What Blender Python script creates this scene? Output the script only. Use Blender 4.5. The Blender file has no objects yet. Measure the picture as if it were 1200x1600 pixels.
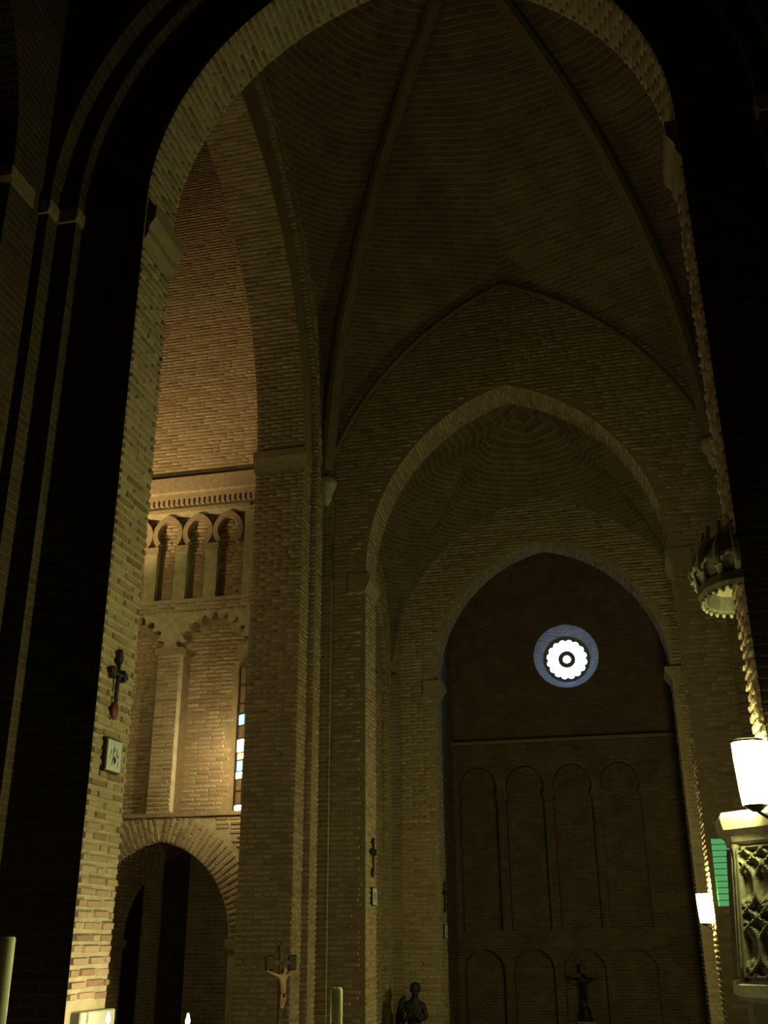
import bpy, bmesh, math, random
import numpy as np
from mathutils import Vector, Matrix
random.seed(7); rng = np.random.default_rng(11)
C = bpy.context.scene.collection
S = bpy.context.scene

# ------------------------------------------------------------------ camera
F_PX, VY_PX, AX_PX, ROLL = 1617.0, 3900.0, 995.0, math.radians(-0.4)
pit = math.atan(F_PX / VY_PX)
yaw = math.atan((AX_PX - 600) / (F_PX * math.cos(pit) + F_PX * math.tan(pit) * math.sin(pit)))
Rv = Vector((math.cos(yaw), math.sin(yaw), 0))
Fv = Vector((-math.sin(yaw) * math.cos(pit), math.cos(yaw) * math.cos(pit), math.sin(pit)))
Uv = Vector((math.sin(yaw) * math.sin(pit), -math.cos(yaw) * math.sin(pit), math.cos(pit)))
cr, sr = math.cos(ROLL), math.sin(ROLL)
R2 = cr * Rv + sr * Uv
U2 = -sr * Rv + cr * Uv
cd = bpy.data.cameras.new('camera')
cam = bpy.data.objects.new('camera', cd); C.objects.link(cam)
cd.sensor_fit = 'VERTICAL'; cd.sensor_height = 24.0; cd.sensor_width = 18.0
cd.lens = 24.0 * F_PX / 1600.0
cd.clip_start = 0.05; cd.clip_end = 200
M = Matrix(((R2.x, U2.x, -Fv.x, 0.0), (R2.y, U2.y, -Fv.y, 0.0), (R2.z, U2.z, -Fv.z, 3.0), (0, 0, 0, 1)))
cam.matrix_world = M
S.camera = cam

# ------------------------------------------------------------------ world, exposure
w = bpy.data.worlds.new('world'); S.world = w; w.use_nodes = True
bg = w.node_tree.nodes['Background']
bg.inputs[0].default_value = (0.35, 0.3, 1.0, 1); bg.inputs[1].default_value = 0.0012
S.view_settings.view_transform = 'Standard'
S.view_settings.look = 'None'
S.view_settings.gamma = 1.0
S.view_settings.use_curve_mapping = False
S.view_settings.exposure = 0.0

LAMP_NEAR, LAMP_FAR, LAMP_AISLE = 365.0, 385.0, 190.0     # strengths of the glowing shades
ROSE = 17.0
FILL_FLOOD, FILL_PIER = 2700.0, 140.0  # unseen lamps added to brighten the aisle walls

# ------------------------------------------------------------------ materials
def nt(name):
    m = bpy.data.materials.new(name); m.use_nodes = True
    t = m.node_tree; b = t.nodes['Principled BSDF']
    return m, t, b
def simple(name, col, rough=0.7, metal=0.0, noise=0.25, scale=9.0, bump=0.15, dist=0.02):
    m, t, b = nt(name)
    g = t.nodes.new('ShaderNodeNewGeometry')
    n = t.nodes.new('ShaderNodeTexNoise'); n.inputs['Scale'].default_value = scale; n.inputs['Detail'].default_value = 5
    t.links.new(g.outputs['Position'], n.inputs['Vector'])
    r = t.nodes.new('ShaderNodeValToRGB')
    lo = [c * (1 - noise) for c in col]; hi = [min(1, c * (1 + noise)) for c in col]
    r.color_ramp.elements[0].position = 0.3; r.color_ramp.elements[1].position = 0.7
    r.color_ramp.elements[0].color = (*lo, 1); r.color_ramp.elements[1].color = (*hi, 1)
    t.links.new(n.outputs['Fac'], r.inputs['Fac']); t.links.new(r.outputs['Color'], b.inputs['Base Color'])
    b.inputs['Roughness'].default_value = rough; b.inputs['Metallic'].default_value = metal
    if bump:
        bp = t.nodes.new('ShaderNodeBump'); bp.inputs['Strength'].default_value = bump; bp.inputs['Distance'].default_value = dist
        t.links.new(n.outputs['Fac'], bp.inputs['Height']); t.links.new(bp.outputs['Normal'], b.inputs['Normal'])
    return m
def emit(name, col, strength):
    m, t, b = nt(name)
    b.inputs['Base Color'].default_value = (*[0.8 * c for c in col], 1)
    b.inputs['Emission Color'].default_value = (*col, 1); b.inputs['Emission Strength'].default_value = strength
    b.inputs['Roughness'].default_value = 0.4
    return m
def brick_mat(name):
    """real bricks: tone from a per-brick face attribute, grain from noise"""
    m, t, b = nt(name)
    a = t.nodes.new('ShaderNodeAttribute'); a.attribute_name = 'tone'
    r = t.nodes.new('ShaderNodeValToRGB'); e = r.color_ramp.elements
    e[0].position = 0.0; e[0].color = (0.235, 0.145, 0.095, 1)
    e[1].position = 1.0; e[1].color = (0.375, 0.29, 0.20, 1)
    k = e.new(0.45); k.color = (0.31, 0.215, 0.142, 1)
    t.links.new(a.outputs['Fac'], r.inputs['Fac'])
    g = t.nodes.new('ShaderNodeNewGeometry')
    n = t.nodes.new('ShaderNodeTexNoise'); n.inputs['Scale'].default_value = 22; n.inputs['Detail'].default_value = 6
    t.links.new(g.outputs['Position'], n.inputs['Vector'])
    mx = t.nodes.new('ShaderNodeMix'); mx.data_type = 'RGBA'; mx.blend_type = 'MULTIPLY'; mx.inputs[0].default_value = 0.55
    t.links.new(r.outputs['Color'], mx.inputs[6])
    r2 = t.nodes.new('ShaderNodeValToRGB'); r2.color_ramp.elements[0].position = 0.3; r2.color_ramp.elements[1].position = 0.65
    r2.color_ramp.elements[0].color = (0.72, 0.70, 0.68, 1); r2.color_ramp.elements[1].color = (1.12, 1.12, 1.08, 1)
    t.links.new(n.outputs['Fac'], r2.inputs['Fac']); t.links.new(r2.outputs['Color'], mx.inputs[7])
    t.links.new(mx.outputs[2], b.inputs['Base Color'])
    bp = t.nodes.new('ShaderNodeBump'); bp.inputs['Strength'].default_value = 0.4; bp.inputs['Distance'].default_value = 0.015
    t.links.new(n.outputs['Fac'], bp.inputs['Height']); t.links.new(bp.outputs['Normal'], b.inputs['Normal'])
    b.inputs['Roughness'].default_value = 0.9
    return m
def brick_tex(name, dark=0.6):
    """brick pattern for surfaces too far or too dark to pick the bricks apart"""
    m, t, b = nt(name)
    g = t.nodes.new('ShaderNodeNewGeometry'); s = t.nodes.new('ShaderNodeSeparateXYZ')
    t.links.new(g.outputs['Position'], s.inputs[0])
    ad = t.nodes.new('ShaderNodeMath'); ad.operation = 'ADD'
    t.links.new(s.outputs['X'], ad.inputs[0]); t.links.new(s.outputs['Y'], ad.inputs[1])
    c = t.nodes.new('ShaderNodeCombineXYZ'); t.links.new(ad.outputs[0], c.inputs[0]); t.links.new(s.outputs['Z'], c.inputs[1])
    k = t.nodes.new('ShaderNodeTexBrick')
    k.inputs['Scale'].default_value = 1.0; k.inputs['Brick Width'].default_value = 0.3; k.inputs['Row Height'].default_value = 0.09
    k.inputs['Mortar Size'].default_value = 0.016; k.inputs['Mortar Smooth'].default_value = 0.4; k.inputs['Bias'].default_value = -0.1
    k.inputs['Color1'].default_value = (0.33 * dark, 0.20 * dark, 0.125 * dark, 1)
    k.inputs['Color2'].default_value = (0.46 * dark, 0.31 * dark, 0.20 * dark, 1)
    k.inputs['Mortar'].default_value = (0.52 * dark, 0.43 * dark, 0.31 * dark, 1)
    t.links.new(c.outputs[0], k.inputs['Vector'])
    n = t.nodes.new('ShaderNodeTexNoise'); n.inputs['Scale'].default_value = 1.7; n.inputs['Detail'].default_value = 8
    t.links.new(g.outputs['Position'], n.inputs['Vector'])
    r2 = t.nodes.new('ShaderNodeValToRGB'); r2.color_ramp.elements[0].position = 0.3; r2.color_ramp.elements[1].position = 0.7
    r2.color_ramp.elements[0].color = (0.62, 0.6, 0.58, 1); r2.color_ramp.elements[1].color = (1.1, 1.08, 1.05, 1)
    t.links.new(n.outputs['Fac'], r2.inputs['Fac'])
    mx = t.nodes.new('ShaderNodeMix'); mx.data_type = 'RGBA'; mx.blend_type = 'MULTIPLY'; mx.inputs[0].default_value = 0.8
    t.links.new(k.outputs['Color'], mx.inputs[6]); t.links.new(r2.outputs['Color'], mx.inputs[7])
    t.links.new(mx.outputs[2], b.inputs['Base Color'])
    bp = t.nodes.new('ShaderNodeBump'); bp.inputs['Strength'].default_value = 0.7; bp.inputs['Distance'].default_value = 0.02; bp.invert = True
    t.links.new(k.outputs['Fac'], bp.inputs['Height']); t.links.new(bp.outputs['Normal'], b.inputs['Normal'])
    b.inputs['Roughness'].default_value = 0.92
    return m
BRICK = brick_mat('weathered brick'); WALL = brick_tex('brick wall pattern'); DIM_WALL = brick_tex('brick wall with painted shade', 0.20); VAULT = brick_tex('vault brick', 0.38)  # near walls and vaults: wall brick darkened, deep shade put into the colour
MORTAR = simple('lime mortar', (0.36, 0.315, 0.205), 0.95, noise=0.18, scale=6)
MORTARB = simple('brown mortar', (0.26, 0.19, 0.115), 0.95, noise=0.18, scale=6)
STUCCO = simple('dimmed stucco', (0.14, 0.13, 0.09), 0.9, noise=0.25, scale=14, bump=0.3)  # darker copy of the carved stucco, dimmer light put into its colour
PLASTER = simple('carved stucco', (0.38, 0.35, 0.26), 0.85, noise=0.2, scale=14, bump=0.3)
STONE = simple('pale stone', (0.34, 0.31, 0.25), 0.85, noise=0.2, scale=8)
MOULD = simple('moulded brick', (0.27, 0.20, 0.13), 0.9, noise=0.2, scale=12)
RIBM = simple('dark rib brick', (0.15, 0.105, 0.065), 0.9, noise=0.2, scale=12)
FLOORM = simple('stone paving', (0.16, 0.14, 0.11), 0.6, noise=0.25, scale=3)
IRON = simple('dark iron', (0.03, 0.022, 0.018), 0.55, metal=0.3, noise=0.3, scale=30)
WOOD = simple('dark wood', (0.06, 0.032, 0.018), 0.6, noise=0.35, scale=18)
REDW = simple('dark red lacquer', (0.13, 0.022, 0.018), 0.5, noise=0.2, scale=30)
TILE = simple('glazed pale tile', (0.55, 0.58, 0.56), 0.35, noise=0.08, scale=20, bump=0.05)
TILEB = simple('blue grey glaze', (0.14, 0.17, 0.22), 0.4, noise=0.3, scale=40, bump=0)
WAX = simple('white wax', (0.72, 0.74, 0.64), 0.5, noise=0.05, scale=12, bump=0.05)
SKIN = simple('painted flesh', (0.36, 0.20, 0.12), 0.6, noise=0.15, scale=25, bump=0.05)
ROBE = simple('dark robe paint', (0.014, 0.010, 0.011), 0.7, noise=0.3, scale=12)
GREEN = emit('painted green glow', (0.22, 1.0, 0.42), 0.22)  # green light on the pier brick, put in as a glowing colour
_b = WAX.node_tree.nodes['Principled BSDF']; _b.inputs['Subsurface Weight'].default_value = 1.0; _b.inputs['Subsurface Radius'].default_value = (1.0, 0.9, 0.6); _b.inputs['Subsurface Scale'].default_value = 0.05
WICK = simple('candle wick', (0.02, 0.02, 0.02), 0.9, noise=0.1, bump=0)
BRASS = simple('old brass', (0.45, 0.30, 0.10), 0.4, metal=0.8, noise=0.2, scale=20)
LINEN = simple('white linen', (0.7, 0.68, 0.62), 0.9, noise=0.05, scale=40)
LCOL = (0.95, 0.96, 0.34)
GLOW_NEAR = emit('lamp glow near', LCOL, LAMP_NEAR)
GLOW_FAR = emit('lamp glow far', LCOL, LAMP_FAR)
GLOW_AISLE = emit('lamp glow aisle', (1.0, 0.84, 0.32), LAMP_AISLE)
GLOW_FILL = emit('fill glow pier', (1.0, 0.86, 0.40), FILL_PIER)  # glow of the added lamp behind the crossing pier
DAY = emit('daylit glass', (0.34, 0.56, 1.0), ROSE)
FLAME_AT = ((-4.276, 8.62, 2.388), (-3.582, 8.62, 2.380))      # the two lit candles
FLAME = emit('candle flame', (1.0, 0.78, 0.42), 60.0)
FLAME_HI = emit('tall candle flame', (1.0, 0.84, 0.46), 2600.0)
G_BLUE = emit('sunlit blue glass', (0.16, 0.45, 1.0), 5.0)
G_WHITE = emit('sunlit clear glass', (1.0, 0.85, 0.55), 70.0)
G_ORNG = emit('sunlit amber glass', (1.0, 0.55, 0.2), 3.0)
G_GREEN = emit('sunlit green glass', (0.5, 1.0, 0.55), 6.0)
G_DARK = simple('dull amber glass', (0.20, 0.14, 0.08), 0.3, noise=0.2, bump=0)

# ------------------------------------------------------------------ mesh helpers
def mesh_obj(name, verts, faces, mat, parent=None, smooth=False):
    me = bpy.data.meshes.new(name); me.from_pydata([tuple(v) for v in verts], [], faces); me.update()
    me.materials.append(mat)
    if smooth:
        for p in me.polygons: p.use_smooth = True
    o = bpy.data.objects.new(name, me); C.objects.link(o)
    if parent is not None: o.parent = parent
    return o
def bm_obj(name, bm, mat, parent=None, smooth=False, fix=True):
    if fix: bmesh.ops.recalc_face_normals(bm, faces=bm.faces[:])
    me = bpy.data.meshes.new(name); bm.to_mesh(me); bm.free(); me.materials.append(mat)
    if smooth:
        for p in me.polygons: p.use_smooth = True
    o = bpy.data.objects.new(name, me); C.objects.link(o)
    if parent is not None: o.parent = parent
    return o
def empty(name, loc, label=None, cat=None, group=None):
    o = bpy.data.objects.new(name, None); C.objects.link(o); o.location = loc; o.empty_display_size = 0.2
    tag(o, label, cat, group); return o
def tag(o, label=None, cat=None, group=None, kind=None):
    if label: o['label'] = label
    if cat: o['category'] = cat
    if group: o['group'] = group
    if kind: o['kind'] = kind
    return o
def struct(o): o['kind'] = 'structure'; return o
def stuff(o): o['kind'] = 'stuff'; return o
def add_box(bm, x0, x1, y0, y1, z0, z1, bev=0.0):
    vs = [bm.verts.new(p) for p in ((x0,y0,z0),(x1,y0,z0),(x1,y1,z0),(x0,y1,z0),(x0,y0,z1),(x1,y0,z1),(x1,y1,z1),(x0,y1,z1))]
    fs = [bm.faces.new([vs[i] for i in f]) for f in ((3,2,1,0),(4,5,6,7),(0,1,5,4),(1,2,6,5),(2,3,7,6),(3,0,4,7))]
    if bev > 0:
        es = set()
        for f in fs: es.update(f.edges)
        bmesh.ops.bevel(bm, geom=list(es), offset=bev, segments=1, affect='EDGES')
def box(name, x0, x1, y0, y1, z0, z1, mat, parent=None, bev=0.0):
    bm = bmesh.new(); add_box(bm, x0, x1, y0, y1, z0, z1, bev); return bm_obj(name, bm, mat, parent)
def add_prism(bm, poly, d0, d1, axis='Y'):
    """poly of (a, z); axis Y: a is X and depth runs along Y; axis X: a is Y and depth runs along X"""
    P = (lambda a, z, d: (a, d, z)) if axis == 'Y' else (lambda a, z, d: (d, a, z))
    A = [bm.verts.new(P(a, z, d0)) for a, z in poly]; B = [bm.verts.new(P(a, z, d1)) for a, z in poly]
    bm.faces.new(A); bm.faces.new(B[::-1]); n = len(poly)
    for i in range(n):
        j = (i + 1) % n; bm.faces.new((A[j], A[i], B[i], B[j]))
def prism(name, poly, d0, d1, mat, axis='Y', parent=None):
    bm = bmesh.new(); add_prism(bm, poly, d0, d1, axis); return bm_obj(name, bm, mat, parent)
def arc(cx, half, spring, c, n=28):
    """pointed arch from the left springing to the right one, as (a, z)"""
    r = half + c; t1 = math.acos(max(-1, min(1, c / r))) if r > 0 else math.pi / 2
    L = [(cx + c - r * math.cos(t1 * i / n), spring + r * math.sin(t1 * i / n)) for i in range(n + 1)]
    Rr = [(2 * cx - a, z) for a, z in L[::-1][1:]]
    return L + Rr
def arch_wall(a0, a1, top, cx, half, spring, c, base=0.0, n=28):
    A = arc(cx, half, spring, c, n)
    return [(a0, base), (cx - half, base)] + A + [(cx + half, base), (a1, base), (a1, top), (a0, top)]
def in_arch(a, z, cx, half, spring, c, pad=0.0):
    da = abs(a - cx)
    if z < spring: return da < half + pad
    return (da + c) ** 2 + (z - spring) ** 2 < (half + c + pad) ** 2
def add_lathe(bm, prof, n=20, cx=0, cy=0, z0=0, a0=0.0, closed=True):
    rings = []
    for r, z in prof:
        rings.append([bm.verts.new((cx + r * math.cos(a0 + 2 * math.pi * i / n), cy + r * math.sin(a0 + 2 * math.pi * i / n), z0 + z)) for i in range(n)])
    for k in range(len(rings) - 1):
        for i in range(n):
            j = (i + 1) % n
            bm.faces.new((rings[k][i], rings[k][j], rings[k+1][j], rings[k+1][i]))
    if closed:
        bm.faces.new(rings[0][::-1]); bm.faces.new(rings[-1])
def lathe(name, prof, mat, parent=None, n=20, loc=(0,0,0), smooth=True):
    bm = bmesh.new(); add_lathe(bm, prof, n, *loc); return bm_obj(name, bm, mat, parent, smooth)
def add_tube(bm, pts, r, n=8):
    pts = [Vector(p) for p in pts]; rings = []
    for i, p in enumerate(pts):
        d = (pts[min(i+1, len(pts)-1)] - pts[max(i-1, 0)]).normalized()
        a = d.orthogonal().normalized() if not rings else (pa - d * pa.dot(d)).normalized()
        pa = a; b = d.cross(a)
        rr = r[i] if isinstance(r, (list, tuple)) else r
        rings.append([bm.verts.new(p + rr * (math.cos(2*math.pi*k/n) * a + math.sin(2*math.pi*k/n) * b)) for k in range(n)])
    for i in range(len(rings) - 1):
        for k in range(n):
            j = (k + 1) % n; bm.faces.new((rings[i][k], rings[i][j], rings[i+1][j], rings[i+1][k]))
    bm.faces.new(rings[0][::-1]); bm.faces.new(rings[-1])
def tube(name, pts, r, mat, parent=None, n=8):
    bm = bmesh.new(); add_tube(bm, pts, r, n); return bm_obj(name, bm, mat, parent, True)

# ------------------------------------------------------------------ bricks
PITCH, BH = 0.09, 0.054
UNIT = np.array([[-.5,-.5,0],[.5,-.5,0],[.5,.5,0],[-.5,.5,0],[-.44,-.38,1],[.44,-.38,1],[.44,.38,1],[-.44,.38,1]], float)
UF = [(4,5,6,7),(0,1,5,4),(1,2,6,5),(2,3,7,6),(3,0,4,7)]
UNITS = []
for k in range(14):
    v = UNIT.copy(); v[4:, :2] += rng.uniform(-.035, .035, (4, 2)); v[4:, 2] += rng.uniform(-.22, .1, 4)
    me = bpy.data.meshes.new('brick'); me.from_pydata([tuple(p) for p in v], [], UF); me.update(); me.materials.append(BRICK)
    at = me.attributes.new('tone', 'FLOAT', 'FACE'); tv = float(rng.uniform(0, 1))
    for d in at.data: d.value = tv
    UNITS.append(me)
class Field:
    """a list of brick frames: centre on the wall face, length axis u, height axis v, outward n"""
    def __init__(s): s.b = []
    def put(s, p, u, v, n, L, H, D): s.b.append((np.array(p, float), np.array(u, float), np.array(v, float), np.array(n, float), L, H, D))
    def plane(s, O, u, v, n, u0, u1, v0, v1, ok=None, pitch=PITCH, bh=BH, D=0.018, jit=1.0):
        O = np.array(O, float); u = np.array(u, float); v = np.array(v, float)
        rows = int((v1 - v0) / pitch)
        for r in range(rows):
            vc = v0 + (r + .5) * pitch
            x = u0 + (0.0 if r % 2 else 0.0)
            first = True
            while x < u1 - 0.03:
                L = random.choice((.28, .27, .29, .14)) if not first else (.28 if r % 2 else .14)
                first = False
                L = min(L, u1 - x)
                if u1 - x - L < 0.07: L = u1 - x
                uc = x + L / 2; x += L + 0.022
                if L < 0.05: continue
                if ok is not None:
                    h, k = L / 2 + .005, bh / 2 + .005
                    if not all(ok(uc + a * h, vc + b * k) for a in (-1, 0, 1) for b in (-1, 1)): continue
                jj = random.uniform(-.006, .006) * jit
                s.put(O + u * uc + v * (vc + jj), u, v, n, L - .004, bh * random.uniform(.9, 1.12), D * random.uniform(.55, 1.35))
    def soffit(s, curve, d0, d1, axis, pitch=PITCH, D=0.018, bh=BH):
        """bricks laid on the underside of an arch, lengthwise across its thickness"""
        pts = np.array(curve, float); seg = np.diff(pts, axis=0); ln = np.hypot(seg[:,0], seg[:,1]); cum = np.concatenate([[0], np.cumsum(ln)])
        t = pitch / 2; r = 0
        cen = pts.mean(axis=0)
        while t < cum[-1]:
            i = min(len(ln) - 1, int(np.searchsorted(cum, t) - 1)); f = (t - cum[i]) / ln[i]
            a, z = pts[i] + seg[i] * f; ta = seg[i] / ln[i]; nn = np.array([ta[1], -ta[0]])
            if axis == 'Y': U = (0,1,0); V = (ta[0],0,ta[1]); N = (nn[0],0,nn[1])
            else: U = (1,0,0); V = (0,ta[0],ta[1]); N = (0,nn[0],nn[1])
            x = d0; first = True
            while x < d1 - .03:
                L = .28 if not first else (.28 if r % 2 else .14); first = False
                L = min(L, d1 - x)
                if d1 - x - L < .07: L = d1 - x
                m = x + L / 2; x += L + .02
                if L < .05: continue
                p = (a, m, z) if axis == 'Y' else (m, a, z)
                s.put(p, U, V, N, L - .004, bh * random.uniform(.9, 1.1), D * random.uniform(.6, 1.3))
            t += pitch; r += 1
    def emit(s, parent, name='brick', single=300, focus=None):
        L = s.b
        if focus is not None: L = sorted(L, key=lambda b: float(np.linalg.norm(b[0] - np.array(focus))))
        for b in L[:single]:
            o = bpy.data.objects.new(name, random.choice(UNITS)); C.objects.link(o); o.parent = parent
            p, u, v, n, l, h, d = b
            o.matrix_world = Matrix(((u[0]*l, v[0]*h, n[0]*d, p[0]), (u[1]*l, v[1]*h, n[1]*d, p[1]), (u[2]*l, v[2]*h, n[2]*d, p[2]), (0,0,0,1)))
        R = L[single:]
        if not R: return
        k = len(R)
        P = np.array([b[0] for b in R]); Ux = np.array([b[1]*b[4] for b in R]); Vx = np.array([b[2]*b[5] for b in R]); Nx = np.array([b[3]*b[6] for b in R])
        un = np.repeat(UNIT[None], k, 0); un[:, 4:, :2] += rng.uniform(-.035, .035, (k, 4, 2)); un[:, 4:, 2] += rng.uniform(-.22, .1, (k, 4))
        V = P[:, None] + un[..., 0:1]*Ux[:, None] + un[..., 1:2]*Vx[:, None] + un[..., 2:3]*Nx[:, None]
        Fc = (np.array(UF)[None] + 8*np.arange(k)[:, None, None]).reshape(-1)
        me = bpy.data.meshes.new('brickwork'); me.vertices.add(8*k); me.vertices.foreach_set('co', V.reshape(-1).astype(np.float32))
        me.loops.add(20*k); me.loops.foreach_set('vertex_index', Fc.astype(np.int32))
        me.polygons.add(5*k); me.polygons.foreach_set('loop_start', (4*np.arange(5*k)).astype(np.int32)); me.update(calc_edges=True); me.validate()
        at = me.attributes.new('tone', 'FLOAT', 'FACE'); at.data.foreach_set('value', np.repeat(rng.uniform(0, 1, k), 5).astype(np.float32))
        me.materials.append(BRICK)
        o = bpy.data.objects.new('brickwork', me); C.objects.link(o); o.parent = parent; stuff(o)

# ------------------------------------------------------------------ setting: dimensions
XM = -1.68                        # centre line of the church
def mx(x): return 2 * XM - x
TOP = 22.0
ex, ey, ez = (1,0,0), (0,1,0), (0,0,1)
NX, NY = (-1,0,0), (0,-1,0)

# floors
box('floor', -16, 9, -8, 40, -0.3, 0.0, FLOORM)
struct(bpy.data.objects['floor'])
pf = box('platform', -5.55, 2.1, -6, 6.6, 0.0, 1.4, FLOORM); struct(pf)
for k in range(3): box('step', -5.5, 2.05, 6.6 + .35*k, 6.95 + .35*k, 0.0, 1.05 - .35*k, STONE, pf)

# ---- near arch wall: three stepped orders
NC, NH, NS, NCC = -1.73, 2.82, 10.5, 0.5
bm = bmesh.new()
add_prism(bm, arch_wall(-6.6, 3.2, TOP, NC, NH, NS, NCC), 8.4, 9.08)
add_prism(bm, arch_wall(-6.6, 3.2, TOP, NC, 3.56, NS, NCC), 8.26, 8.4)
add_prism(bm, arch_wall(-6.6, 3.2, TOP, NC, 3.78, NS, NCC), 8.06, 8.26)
wn = struct(bm_obj('wall_near', bm, DIM_WALL))
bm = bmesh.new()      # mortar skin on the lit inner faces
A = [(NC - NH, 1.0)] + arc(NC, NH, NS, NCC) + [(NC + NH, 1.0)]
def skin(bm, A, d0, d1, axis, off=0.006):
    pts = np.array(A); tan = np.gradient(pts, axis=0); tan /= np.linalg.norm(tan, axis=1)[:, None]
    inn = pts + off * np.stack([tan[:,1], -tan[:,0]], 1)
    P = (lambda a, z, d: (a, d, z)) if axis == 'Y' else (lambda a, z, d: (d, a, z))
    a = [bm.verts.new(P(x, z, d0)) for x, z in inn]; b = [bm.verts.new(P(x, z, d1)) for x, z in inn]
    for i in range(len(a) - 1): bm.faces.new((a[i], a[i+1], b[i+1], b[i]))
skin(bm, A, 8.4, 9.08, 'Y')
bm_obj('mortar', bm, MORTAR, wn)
f = Field()
f.plane((NC - NH + .006, 0, 0), ey, ez, ex, 8.4, 9.08, 2.55, 9.95, D=0.022)
fl = len(f.b)
f.plane((NC + NH - .006, 0, 0), ey, ez, NX, 8.4, 9.08, 3.0, 9.95, D=0.026)
NB = f
g = Field(); g.soffit(arc(NC, NH - .006, NS, NCC, 40), 8.4, 9.08, 'Y')
NB.b += g.b
NB.emit(wn, single=300, focus=(-4.3, 8.7, 4.2))
# imposts of the near arch
for sx in (-1, 1):
    xj = NC + sx * NH
    pl = [(xj + sx*.4, 10.02), (xj - sx*.0, 10.02), (xj - sx*.05, 10.12), (xj - sx*.05, 10.2), (xj - sx*.12, 10.32), (xj - sx*.12, 10.48), (xj + sx*.4, 10.48)]
    prism('impost', pl, 8.42, 9.16, MOULD, parent=wn)
    for hw, y0, y1 in ((3.56, 8.2, 8.4), (3.78, 8.0, 8.26)):
        xo = NC + sx * hw
        prism('impost', [(xo + sx*.3, 10.28), (xo, 10.28), (xo - sx*.025, 10.33), (xo - sx*.025, 10.45), (xo + sx*.3, 10.45)], y0 + .03, y1, MOULD, parent=wn)
# whitened plinth block at the foot of the left jamb
box('plinth', NC - NH - .02, NC - NH + .09, 8.50, 9.12, 0.0, 2.48, simple('limewash', (0.36, 0.37, 0.31), 0.9, noise=0.06, scale=5), wn, bev=.01)

# ---- walls of the chancel the camera stands in
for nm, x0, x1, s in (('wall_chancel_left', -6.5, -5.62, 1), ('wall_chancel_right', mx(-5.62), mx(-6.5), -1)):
    o = struct(prism(nm, arch_wall(1.2, 8.06, TOP, 4.75, 2.75, 10.5, .8), x0, x1, DIM_WALL, axis='X'))
    xf = x1 if s > 0 else x0
    prism('impost', [(7.9, 10.25), (7.5, 10.25), (7.45, 10.32), (7.45, 10.45), (7.9, 10.45)], xf - .4, xf + .03 * s, MOULD, axis='X', parent=o) if s > 0 else \
        prism('impost', [(7.9, 10.25), (7.5, 10.25), (7.45, 10.32), (7.45, 10.45), (7.9, 10.45)], xf - .03, xf + .4, MOULD, axis='X', parent=o)
struct(box('wall_chancel_back', -6.6, 3.3, -7.6, -7.0, 0, TOP, WALL))
struct(box('ceiling_chancel', -6.6, 3.3, -7.5, 8.05, TOP, TOP + .3, WALL)); bpy.data.objects['ceiling_chancel'].name = 'ceiling'

# ---- far side of the crossing: wall_middle with a pointed arch
MC, MH, MS, MCC = -1.765, 3.035, 9.95, 1.15
bm = bmesh.new(); add_prism(bm, arch_wall(-5.84, 2.5, TOP, MC, MH, MS, MCC), 19.5, 20.35)
wm = struct(bm_obj('wall_middle', bm, MORTARB))
def side_steps(y, zt, par, nm='pilaster'):
    for s in (1, -1):
        a, b = (-5.7, -5.49) if s > 0 else (mx(-5.49), mx(-5.7))
        box(nm, a, b, y - .12, y, 0, zt, WALL, par)
side_steps(19.5, 12.4, wm)
f = Field()
okm = lambda a, z: not in_arch(a, z, MC, MH, MS, MCC, .01)
f.plane((0, 19.5, 0), ex, ez, NY, -5.49, 2.1, 1.4, 16.8, ok=okm)
f.plane((MC - MH, 0, 0), ey, ez, ex, 19.5, 20.35, 1.4, 9.6)
f.plane((MC + MH, 0, 0), ey, ez, NX, 19.5, 20.35, 1.4, 9.6)
f.soffit(arc(MC, MH, MS, MCC, 40), 19.5, 20.35, 'Y')
f.emit(wm, focus=(-4.9, 19.5, 4.0))
for s in (-1, 1):
    xj = MC + s * MH
    prism('impost', [(xj + s*.35, 9.55), (xj, 9.55), (xj - s*.05, 9.68), (xj - s*.11, 9.8), (xj - s*.11, 9.95), (xj + s*.35, 9.95)], 19.42, 20.4, MOULD, parent=wm)

# ---- arch of the third bay
IC, IH, IS, ICC = -1.6, 2.96, 9.2, 0.71
bm = bmesh.new(); add_prism(bm, arch_wall(-5.84, 2.5, TOP, IC, IH, IS, ICC), 26.0, 26.85)
wi = struct(bm_obj('wall_inner', bm, MORTARB))
side_steps(26.0, 9.4, wi)
f = Field()
oki = lambda a, z: not in_arch(a, z, IC, IH, IS, ICC, .01)
f.plane((0, 26.0, 0), ex, ez, NY, -5.49, 2.1, 1.0, 15.0, ok=oki)
f.plane((IC - IH, 0, 0), ey, ez, ex, 26.0, 26.85, 1.0, 9.0)
f.plane((IC + IH, 0, 0), ey, ez, NX, 26.0, 26.85, 1.0, 9.0)
f.soffit(arc(IC, IH, IS, ICC, 40), 26.0, 26.85, 'Y')
f.emit(wi, focus=(-4.9, 26, 3.5))
for s in (-1, 1):
    xj = IC + s * IH
    prism('impost', [(xj + s*.3, 8.85), (xj, 8.85), (xj - s*.06, 8.97), (xj - s*.16, 9.1), (xj - s*.16, 9.2), (xj + s*.3, 9.2)], 25.93, 26.9, MOULD, parent=wi)

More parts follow.
